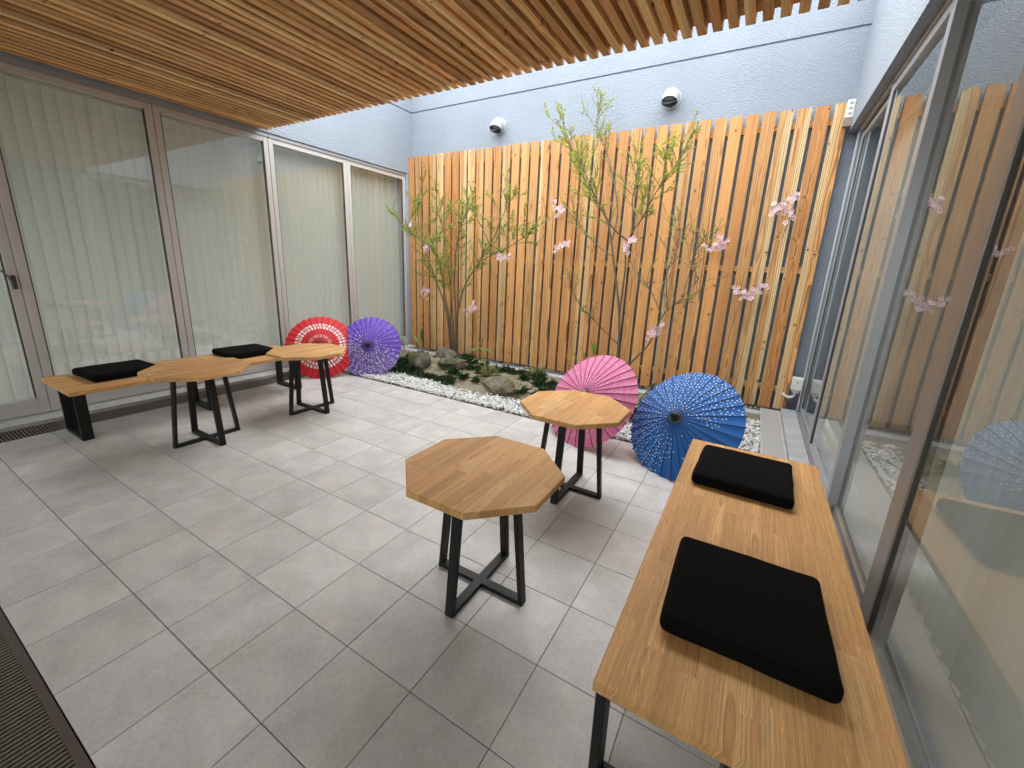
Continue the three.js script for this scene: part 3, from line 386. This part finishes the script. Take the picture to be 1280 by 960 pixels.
scatter('channel_gravel', 'grey gravel in the dark channel under the fence', 'gravel', 1500, 72, R => [lerp(-3.55, 1.26, R()), -0.014 + R() * 0.012, lerp(-4.2, -3.94, R())], [0.009, 0.017], R => { const v = lerp(0.12, 0.5, R() * R()); return [v, v * 0.97, v * 0.92]; });
// boulders
const rockBump = texture(512, 512, (x, y) => { const v = fbm(x / 14, y / 14, 5); return [v, v, v]; }, false); rockBump.repeat.set(4, 3);
const rockMat = std(1, 1, 1, 0.92, { vertexColors: true, bumpMap: rockBump, bumpScale: 0.02 });
function boulder(name, label, x, z, sx, sy, sz, turn, seed, moss, tone) { const g = new THREE.IcosahedronGeometry(1, 5), p = g.attributes.position, col = [];
  const R = rng(seed), pl = []; for (let k = 0; k < 14; k++) pl.push([V(R() - 0.5, (R() - 0.35) * 0.9, R() - 0.5).normalize(), lerp(0.45, 0.85, R())]);
  for (let i = 0; i < p.count; i++) { const v = V().fromBufferAttribute(p, i); for (const [n, d] of pl) { const e = v.dot(n) - d; if (e > 0) v.addScaledVector(n, -e * 0.97); }
    const f = 1 + 0.34 * (fbm(v.x * 2.1 + seed, v.y * 2.1 + v.z * 1.7, 4) - 0.5) + 0.17 * (fbm(v.x * 9 + seed, v.z * 9 + v.y * 7, 3) - 0.5); v.multiplyScalar(f); const m = smooth(0.46, 0.6, fbm(v.x * 2.6 + seed * 3, v.z * 2.6 + v.y * 2, 4) + moss), gr = 0.75 + 0.6 * (fbm(v.x * 14 + seed, v.y * 14 + v.z * 11, 3) - 0.5) * 1.8 + 0.25 * (hash(i, seed) - 0.5);
    const c = mix3([tone[0] * gr, tone[1] * gr, tone[2] * gr], [0.13 * gr, 0.14 * gr, 0.04 * gr], m); col.push(...c); p.setXYZ(i, v.x * sx, v.y * sy, v.z * sz); }
  g.setAttribute('color', new THREE.Float32BufferAttribute(col, 3)); g.computeVertexNormals(); const o = obj(name, g, rockMat);
  o.position.set(x, soilY(x, z) + sy * 0.45 - 0.03, z); o.rotation.y = turn; return tag(o, label, 'rock'); }
boulder('boulder', 'tall mossy dark boulder beside the smaller tree', -2.36, -3.0, 0.18, 0.17, 0.14, 0.5, 3, 0.07, [0.3, 0.27, 0.22]);
boulder('boulder', 'brown flat boulder lying in front of the smaller tree trunk', -2.0, -3.08, 0.2, 0.13, 0.14, 0.2, 5, -0.02, [0.36, 0.30, 0.22]);
boulder('boulder', 'rough brown boulder behind the tall mossy one', -2.36, -3.42, 0.2, 0.10, 0.12, 0.1, 8, -0.03, [0.38, 0.33, 0.26]);
boulder('boulder', 'long low tan boulder at the edge of the white pebbles', -1.18, -2.86, 0.28, 0.11, 0.13, -0.12, 12, -0.1, [0.48, 0.39, 0.28]);
boulder('boulder', 'grey boulder between the pink and blue umbrellas', 0.36, -3.1, 0.16, 0.17, 0.14, 0.4, 15, -0.06, [0.36, 0.33, 0.29]);
boulder('boulder', 'low dark rock at the foot of the blue umbrella by the bed', 0.36, -2.74, 0.1, 0.08, 0.1, 0.9, 18, 0.0, [0.22, 0.19, 0.15]);
// ------------------------------------------------------------------ leaves and plants
function leafMesh() { const pos = [], col = [], idx = []; return { add(p, d, s, wid, c, R, bend = 0.15) { const up = V(R() - 0.5, R() * 0.8 + 0.2, R() - 0.5), side = V().crossVectors(d, up).normalize(), nn = V().crossVectors(side, d).normalize(), i = pos.length / 3, a = p, m = p.clone().addScaledVector(d, s * 0.5), tip = p.clone().addScaledVector(d, s).addScaledVector(nn, -s * bend);
    const l = m.clone().addScaledVector(side, wid * s * 0.5).addScaledVector(nn, s * 0.06), r = m.clone().addScaledVector(side, -wid * s * 0.5).addScaledVector(nn, s * 0.06); for (const q of [a, l, tip, r]) { pos.push(q.x, q.y, q.z); col.push(...c); } idx.push(i, i + 1, i + 2, i, i + 2, i + 3); },
  build() { return soup(pos, idx, { color: [col, 3] }); }, get n() { return idx.length; } }; }
const leafMat = phys(1, 1, 1, 1, { vertexColors: true, side: THREE.DoubleSide, transmission: 0.35, thickness: 0 });
const barkTex = texture(128, 256, (x, y) => { const v = 0.75 + 0.5 * (fbm(x / 8, y / 30, 3) - 0.5) + 0.2 * (hash(x, y) - 0.5); return [0.175 * v, 0.14 * v, 0.095 * v]; });
const bark = std(1, 1, 1, 0.9, { map: barkTex });
function tree(name, label, base, limbs, seed, o) {
  const t = thing(name, label, 'tree', base), R = rng(seed), wood = [], twigs = [], L = leafMesh(), B = V(...base), leafC = (h) => { const y = R(), c = mix3(o.c0, o.c1, y), k = lerp(0.75, 1.2, R()); return [c[0] * k, c[1] * k, c[2] * k]; };
  const twig = (p, d, len, lvl, dens) => { const pts = [p.clone()], dir = d.clone(), n = 4; let q = p.clone(); for (let i = 0; i < n; i++) { dir.x += (R() - 0.5) * 0.45; dir.y += (R() - 0.38) * 0.4; dir.z += (R() - 0.5) * 0.45; dir.normalize(); q = q.clone().addScaledVector(dir, len / n); if (q.z + B.z < -4.1) q.z = -4.1 - B.z + R() * 0.03; pts.push(q); }
    twigs.push(tube(pts, lvl ? 0.0018 : 0.003, 0.0009, 4, 5)); const c = new THREE.CatmullRomCurve3(pts), k = Math.round(len * dens * lerp(0.6, 1.3, R()));
    for (let i = 0; i < k; i++) { const u = lerp(0.15, 1, Math.pow(R(), 0.8)), a = c.getPoint(u), g = c.getTangent(u), s = V(R() - 0.5, R() - 0.35, R() - 0.5).normalize().addScaledVector(g, 0.7).normalize(); L.add(a, s, lerp(o.leaf[0], o.leaf[1], R()), lerp(0.4, 0.6, R()), leafC(a.y), R); }
    if (lvl < 1) { const m = 2 + Math.floor(R() * 3); for (let i = 0; i < m; i++) { const u = lerp(0.3, 1, R()); twig(c.getPoint(u), c.getTangent(u).add(V((R() - 0.5) * 1.6, (R() - 0.35) * 1.2, (R() - 0.5) * 1.6)).normalize(), len * lerp(0.35, 0.65, R()), lvl + 1, dens); } } };
  for (const [pts, r0, r1, from, cnt, tl, dens] of limbs) { const P = pts.map(p => V(p[0], p[1], p[2]).sub(B)); wood.push(tube(P, r0, r1, 8, P.length * 4)); const c = new THREE.CatmullRomCurve3(P);
    for (let i = 0; i < cnt; i++) { const u = lerp(from, 1, Math.pow(R(), 0.85)), a = c.getPoint(u), g = c.getTangent(u); twig(a, g.multiplyScalar(0.7).add(V((R() - 0.5) * 1.9, (R() - 0.3) * 1.1, (R() - 0.5) * 1.9)).normalize(), lerp(tl[0], tl[1], R()), 0, dens); } }
  obj('trunk', wood, bark, t); tag(obj('twigs', twigs, bark, t), null, null, null, 'stuff'); tag(obj('crown', L.build(), leafMat, t), null, null, null, 'stuff'); return t; }
const T1 = [[[-2.393, 0.06, -3.62], [-2.423, 0.599, -3.6], [-2.473, 0.914, -3.56], [-2.491, 1.319, -3.5], [-2.585, 1.511, -3.44], [-2.845, 1.699, -3.36], [-2.92, 1.866, -3.3]], [[-2.381, 0.06, -3.64], [-2.416, 0.594, -3.66], [-2.506, 1.117, -3.7], [-2.609, 1.528, -3.74], [-2.728, 1.939, -3.8], [-2.785, 2.194, -3.82]], [[-2.325, 0.06, -3.62], [-2.305, 0.662, -3.62], [-2.192, 1.033, -3.6], [-1.939, 1.387, -3.58], [-1.727, 1.667, -3.56], [-1.579, 1.954, -3.55], [-1.5, 2.071, -3.55]], [[-2.04, 1.269, -3.59], [-1.826, 1.417, -3.55], [-1.538, 1.511, -3.48], [-1.299, 1.614, -3.42], [-1.143, 1.694, -3.38]], [[-2.391, 0.06, -3.6], [-2.445, 0.706, -3.56], [-2.656, 1.11, -3.6], [-2.979, 1.625, -3.7], [-3.133, 2.049, -3.78], [-3.108, 2.279, -3.82]], [[-2.336, 0.06, -3.6], [-2.269, 0.62, -3.54], [-2.231, 1.133, -3.45], [-2.102, 1.604, -3.34], [-1.891, 1.925, -3.25]], [[-1.798, 1.576, -3.57], [-1.993, 1.813, -3.64], [-2.223, 2.058, -3.7]]];
const T2 = [[[-0.121, 0.06, -3.55], [-0.117, 0.45, -3.55], [-0.149, 0.871, -3.56], [-0.279, 1.426, -3.6], [-0.394, 1.821, -3.62], [-0.616, 2.106, -3.66], [-0.843, 2.485, -3.7], [-0.994, 2.78, -3.74]], [[-0.149, 0.871, -3.56], [-0.128, 1.311, -3.52], [-0.125, 1.618, -3.5], [-0.005, 1.829, -3.48], [0.113, 2.064, -3.44], [0.233, 2.233, -3.42], [0.314, 2.395, -3.4]], [[-0.125, 1.618, -3.5], [-0.253, 1.718, -3.44], [-0.403, 1.94, -3.36], [-0.525, 2.18, -3.3], [-0.626, 2.396, -3.26]], [[-0.32, 1.632, -3.61], [-0.307, 1.917, -3.66], [-0.528, 2.532, -3.76], [-0.66, 2.74, -3.8], [-0.665, 2.9, -3.82]], [[-0.098, 0.06, -3.53], [0.023, 0.377, -3.5], [0.206, 0.636, -3.45], [0.308, 0.927, -3.4], [0.468, 1.114, -3.36], [0.584, 1.285, -3.32]], [[0.308, 0.927, -3.4], [0.138, 1.178, -3.46], [-0.047, 1.376, -3.52]], [[0.346, 0.992, -3.39], [0.293, 1.328, -3.44], [0.342, 1.555, -3.48], [0.356, 1.733, -3.5]], [[-0.131, 0.578, -3.55], [-0.333, 0.757, -3.5], [-0.575, 1.002, -3.44], [-0.677, 1.221, -3.4]], [[-0.092, 1.699, -3.49], [-0.138, 2.075, -3.56], [-0.116, 2.331, -3.6]], [[-0.301, 1.474, -3.6], [-0.519, 1.597, -3.7], [-0.72, 1.769, -3.78], [-0.888, 1.973, -3.85]], [[0.468, 1.114, -3.36], [0.493, 1.344, -3.4], [0.509, 1.499, -3.42], [0.568, 1.625, -3.44]]];
tree('garden_tree', 'small multi stemmed tree with fresh green leaves beside purple umbrella', [-2.37, 0.06, -3.62], T1.map((p, i) => [p, i === 3 || i === 6 ? 0.008 : 0.0145, 0.003, i === 3 || i === 6 ? 0.25 : 0.3, [26, 24, 25, 15, 26, 24, 12][i], [0.1, 0.31], 185]), 301, { c0: [0.19, 0.24, 0.035], c1: [0.46, 0.5, 0.08], leaf: [0.014, 0.029] });
tree('garden_tree', 'taller sparse tree with yellow green leaves behind the pink umbrella', [-0.11, 0.06, -3.54], T2.map((p, i) => [p, [0.016, 0.011, 0.008, 0.009, 0.012, 0.006, 0.006, 0.007, 0.006, 0.006, 0.005][i], 0.0025, [0.55, 0.4, 0.2, 0.35, 0.55, 0.2, 0.2, 0.35, 0.2, 0.3, 0.2][i], [26, 28, 26, 20, 13, 8, 12, 13, 18, 15, 11][i], [0.09, 0.3], [200, 215, 130, 110, 40, 36, 50, 55, 130, 80, 50][i]]), 302, { c0: [0.27, 0.31, 0.035], c1: [0.55, 0.58, 0.09], leaf: [0.012, 0.026] });
// blossom sprays
const petalPink = phys(1, 1, 1, 1, { vertexColors: true, side: THREE.DoubleSide, transmission: 0.25, thickness: 0 });
function spray(label, group, pts, n, seed, bare = 0) { const o = V(...pts[0]), t = thing('blossom_spray', label, 'flowers', pts[0], 0, group), R = rng(seed), P = pts.map(p => V(...p).sub(o)), c = new THREE.CatmullRomCurve3(P), pos = [], col = [], idx = [];
  obj('twig', tube(P, 0.003, 0.0015, 5, 10), bark, t);
  for (let k = 0; k < n; k++) { const u = bare + (1 - bare) * Math.pow(R(), 0.9), p = c.getPoint(u).add(V((R() - 0.5) * 0.07, (R() - 0.5) * 0.07, R() * 0.045)), nn = V((R() - 0.5) * 1.1, (R() - 0.4) * 1.0, 0.75).normalize(), a = V().crossVectors(nn, V(0.3, 1, 0.1)).normalize(), b = V().crossVectors(nn, a), s = lerp(0.017, 0.025, R()), a0 = R() * TAU;
    for (let q = 0; q < 5; q++) { const A = a0 + q / 5 * TAU, i = pos.length / 3, f = (r, w, h) => p.clone().addScaledVector(a, Math.cos(A + w) * r * s).addScaledVector(b, Math.sin(A + w) * r * s).addScaledVector(nn, h * s); const vs = [f(0.08, 0, 0), f(0.75, -0.5, 0.22), f(1.05, -0.22, 0.3), f(0.92, 0, 0.26), f(1.05, 0.22, 0.3), f(0.75, 0.5, 0.22)], d = lerp(0.9, 1.05, R());
      vs.forEach((v, m) => { pos.push(v.x, v.y, v.z); const cc = m ? mix3([0.93, 0.77, 0.83], [0.94, 0.89, 0.91], R()) : [0.72, 0.3, 0.4]; col.push(cc[0] * d, cc[1] * d, cc[2] * d); }); idx.push(i, i + 1, i + 2, i, i + 2, i + 3, i, i + 3, i + 4, i, i + 4, i + 5); } }
  obj('blossoms', soup(pos, idx, { color: [col, 3] }), petalPink, t); return t; }
const gf = 'blossom sprays pinned on the fence', g1 = 'blossom sprays in the smaller tree', g2 = 'blossom sprays in the taller tree', zz = -4.13;
[[[-1.24, 2.16, zz], [-1.2, 2.06, zz + 0.03], [-1.08, 2.03, zz + 0.05], [-1.15, 1.95, zz + 0.04]], [[-1.2, 1.54, zz], [-1.1, 1.59, zz + 0.04], [-0.98, 1.62, zz + 0.05]], [[0.5, 1.59, zz], [0.6, 1.61, zz + 0.03], [0.69, 1.63, zz + 0.05], [0.64, 1.69, zz + 0.05]], [[1.17, 1.7, zz + 0.01], [1.19, 1.8, zz + 0.03], [1.2, 1.89, zz + 0.05], [1.12, 1.93, zz + 0.05], [1.04, 1.94, zz + 0.04], [1.13, 1.99, zz + 0.04], [1.22, 2.07, zz + 0.04]], [[0.83, 1.16, zz], [0.91, 1.2, zz + 0.04], [0.96, 1.11, zz + 0.05], [1.03, 1.19, zz + 0.05], [1.15, 1.25, zz + 0.05]]].forEach((p, i) => spray(['pink blossom spray on fence between the two trees, upper of two', 'pink blossom spray on fence between the two trees, lower of two', 'pink blossom spray on fence touching side twigs of the taller tree', 'pink blossom spray with bare twig end, high on fence between taller tree and window', 'wide pink blossom spray on fence right above the blue umbrella'][i], gf, p, [24, 26, 32, 36, 36][i], 400 + i, i === 3 ? 0.25 : 0));
[[[-2.83, 1.5, -3.62], [-2.78, 1.52, -3.58], [-2.68, 1.53, -3.56]], [[-2.88, 0.9, -3.6], [-2.83, 0.99, -3.57], [-2.74, 0.98, -3.55], [-2.77, 0.86, -3.55]], [[-1.6, 1.4, -3.5], [-1.53, 1.45, -3.48], [-1.42, 1.43, -3.46]], [[-2.1, 0.74, -3.55], [-2.0, 0.78, -3.52], [-1.93, 0.86, -3.5]], [[-3.0, 1.78, -3.5], [-2.95, 1.81, -3.48], [-2.86, 1.81, -3.46]]].forEach((p, i) => spray(['pink blossom spray in the middle of the smaller tree leaves', 'pink blossom spray low on the smaller tree facing the windows', 'pink blossom spray on the side limb reaching toward the taller tree', 'pink blossom spray low on the smaller tree facing the taller tree', 'tiny pink blossom spray high in the smaller tree by the windows'][i], g1, p, [16, 20, 20, 19, 6][i], 420 + i));
[[[-0.13, 1.5, -3.47], [-0.11, 1.58, -3.44], [-0.05, 1.64, -3.42]], [[0.2, 0.72, -3.42], [0.26, 0.78, -3.38], [0.32, 0.86, -3.36]]].forEach((p, i) => spray(['pink blossom spray at the upper fork of the taller tree', 'pink blossom spray on the low slanting limb of the taller tree'][i], g2, p, [18, 24][i], 440 + i));
// ground plants
function tuft(seed, n, len, wid, cols, spread) { const R = rng(seed), L = leafMesh(); for (let k = 0; k < n; k++) { const a = R() * TAU, e = lerp(0.45, 1.35, R()), d = V(Math.cos(a) * Math.cos(e), Math.sin(e), Math.sin(a) * Math.cos(e)), c = cols[Math.floor(R() * cols.length)], b = lerp(0.7, 1.2, R()); L.add(V((R() - 0.5) * spread, 0, (R() - 0.5) * spread), d, lerp(len * 0.6, len, R()), wid, [c[0] * b, c[1] * b, c[2] * b], R, lerp(0.2, 0.6, R())); } return L.build(); }
const tuftG = [1, 2, 3].map(k => tuft(k * 7, 70, 0.1, 0.085, [[0.075, 0.15, 0.05], [0.1, 0.2, 0.06], [0.05, 0.1, 0.04]], 0.04));
const plainLeaf = std(1, 1, 1, 0.6, { vertexColors: true, side: THREE.DoubleSide });
{ const R = rng(77), sp = []; for (let i = 0; i < 26; i++) { const x = lerp(-2.62, -1.72, i / 25) + (R() - 0.5) * 0.05; sp.push([x, bedFront(x) - 0.06 - R() * 0.1]); } // dense row along the pebbles
  for (const [x, z] of [[-3.0, -2.95], [-2.9, -3.05], [-2.75, -3.2], [-2.65, -3.3], [-2.8, -2.9], [-2.7, -2.95], [-2.6, -2.98], [-2.62, -3.15], [-2.55, -3.1], [-1.83, -2.95], [-1.65, -2.88], [-1.78, -3.2], [-1.68, -3.3], [-1.6, -3.15], [-1.5, -3.3], [-1.42, -3.42], [-1.3, -3.36], [-1.2, -3.45], [-1.45, -2.86], [-0.9, -3.3], [-0.72, -3.25], [-0.8, -3.1], [-0.55, -3.35], [-0.62, -3.05], [-0.9, -2.86], [-0.7, -2.86], [-0.45, -3.15], [-0.35, -3.4], [-0.3, -3.0], [-0.66, -2.95], [-1.9, -3.4], [-1.75, -3.48], [-2.05, -3.5], [0.2, -2.85], [0.3, -2.95], [0.5, -2.95], [0.62, -3.2], [0.1, -3.2], [0.8, -3.0], [-0.1, -3.3], [-1.05, -3.2]]) sp.push([x, z]);
  for (const [x, z] of sp) { const o = obj('mondo_grass', tuftG[Math.floor(R() * 3)], plainLeaf); const s = lerp(0.8, 1.25, R()); o.scale.set(s, s, s); o.position.set(x, soilY(x, z) - 0.022, z); o.rotation.y = R() * TAU; tag(o, 'short dark green tuft of ground grass planted in the sandy bed', 'grass tuft', 'dark grass tufts in the bed'); } 
  const vg = tuft(55, 120, 0.17, 0.045, [[0.6, 0.6, 0.26], [0.42, 0.47, 0.13], [0.72, 0.7, 0.4]], 0.05);
  for (const [x, z, l, s] of [[-1.42, -3.08, 'pale striped grass clump behind the long low boulder', 1], [-1.0, -3.42, 'pale striped grass clump close to the bed edging', 0.9], [-0.35, -3.3, 'pale striped grass clump next to the pink umbrella', 0.8]]) { const o = obj('striped_grass', vg, plainLeaf); o.position.set(x, soilY(x, z) - 0.01, z); o.scale.setScalar(s); o.rotation.y = R() * TAU; tag(o, l, 'grass clump'); } }
function bigLeaf(p, d, len, w, curl) { const pos = [], idx = [], n = 8, side = V().crossVectors(d, V(0, 1, 0.2)).normalize(), up = V().crossVectors(side, d).normalize(); for (let i = 0; i <= n; i++) { const u = i / n, ww = w * Math.pow(Math.sin(Math.PI * Math.min(1, u * 0.97 + 0.03)), 0.8), c = p.clone().addScaledVector(d, len * u).addScaledVector(V(0, 1, 0), -curl * u * u); for (const s of [-1, 0, 1]) { const q = c.clone().addScaledVector(side, s * ww).addScaledVector(up, Math.abs(s) * ww * 0.35); pos.push(q.x, q.y, q.z); } } for (let i = 0; i < n; i++) for (let s = 0; s < 2; s++) { const a = i * 3 + s, b = a + 3; idx.push(a, a + 1, b, b, a + 1, b + 1); } return soup(pos, idx); }
{ const lm = (r, g, b) => phys(r, g, b, 0.45, { side: THREE.DoubleSide, transmission: 0.2, thickness: 0 });
  const a = thing('broad_leaf_plant', 'plant with upright broad dark leaf beside the mossy boulder', 'plant', [-2.6, soilY(-2.6, -3.25) - 0.01, -3.25]); const dk = lm(0.035, 0.075, 0.035), lt = lm(0.13, 0.24, 0.05);
  obj('stem', tube([[0, 0, 0], [0.01, 0.12, 0], [0.02, 0.24, 0]], 0.004, 0.003), lt, a); obj('leaf', bigLeaf(V(0.02, 0.2, 0), V(0.05, 1, 0.05).normalize(), 0.2, 0.035, 0.0), dk, a); obj('leaf', bigLeaf(V(0.0, 0.12, 0), V(-0.62, 0.8, 0.05).normalize(), 0.28, 0.016, 0.03), lt, a); obj('leaf', bigLeaf(V(0, 0.02, 0), V(0.8, 0.5, 0.2).normalize(), 0.2, 0.007, 0.1), lt, a);
  const b = thing('broad_leaf_plant', 'young plant with spreading light green leaves near the fence', 'plant', [-1.72, soilY(-1.72, -3.32) - 0.01, -3.32]); obj('stem', tube([[0, 0, 0], [0.01, 0.13, 0.01], [0.02, 0.27, 0.0]], 0.005, 0.003), bark, b); const R = rng(91);
  for (const [dx, dy, dz, l, h] of [[1, 0.02, 0.1, 0.2, 0.24], [-1, 0.05, 0.2, 0.17, 0.23], [0.25, 1, 0.1, 0.19, 0.26], [-0.2, 0.9, 0.3, 0.15, 0.26], [0.6, 0.3, 0.7, 0.16, 0.24], [-0.6, 0.2, 0.7, 0.15, 0.22], [0.8, -0.1, 0.5, 0.13, 0.12], [-0.8, -0.1, 0.5, 0.13, 0.12]]) obj('leaf', bigLeaf(V(0.01, h, 0), V(dx, dy, dz).normalize(), l, 0.027, 0.04), R() < 0.5 ? lm(0.16, 0.27, 0.05) : lm(0.09, 0.18, 0.035), b);
  const s = thing('leaf_sprout', 'bright green sprout rising behind the pink umbrella', 'plant', [-0.3, soilY(-0.3, -3.3), -3.3]); obj('stem', tube([[0, 0, 0], [0, 0.2, 0], [0.01, 0.4, 0]], 0.004, 0.003), lt, s); for (const k of [-1, 0, 1]) obj('leaf', bigLeaf(V(0.01, 0.38, 0), V(k * 0.35, 1, 0.15).normalize(), 0.14, 0.022, 0), lm(0.2, 0.36, 0.05), s);
  const w = thing('grass_shoot', 'thin arching grass blades between purple umbrella and fence', 'plant', [-3.05, soilY(-3.05, -3.4), -3.4]); for (const [dx, l, c] of [[-0.35, 0.42, 0.05], [0.5, 0.34, 0.12], [-0.1, 0.3, 0.06]]) obj('blade', bigLeaf(V(0, 0, 0), V(dx, 0.9, 0.1).normalize(), l, 0.006, c), dk, w); }
renderer.render(scene, camera);
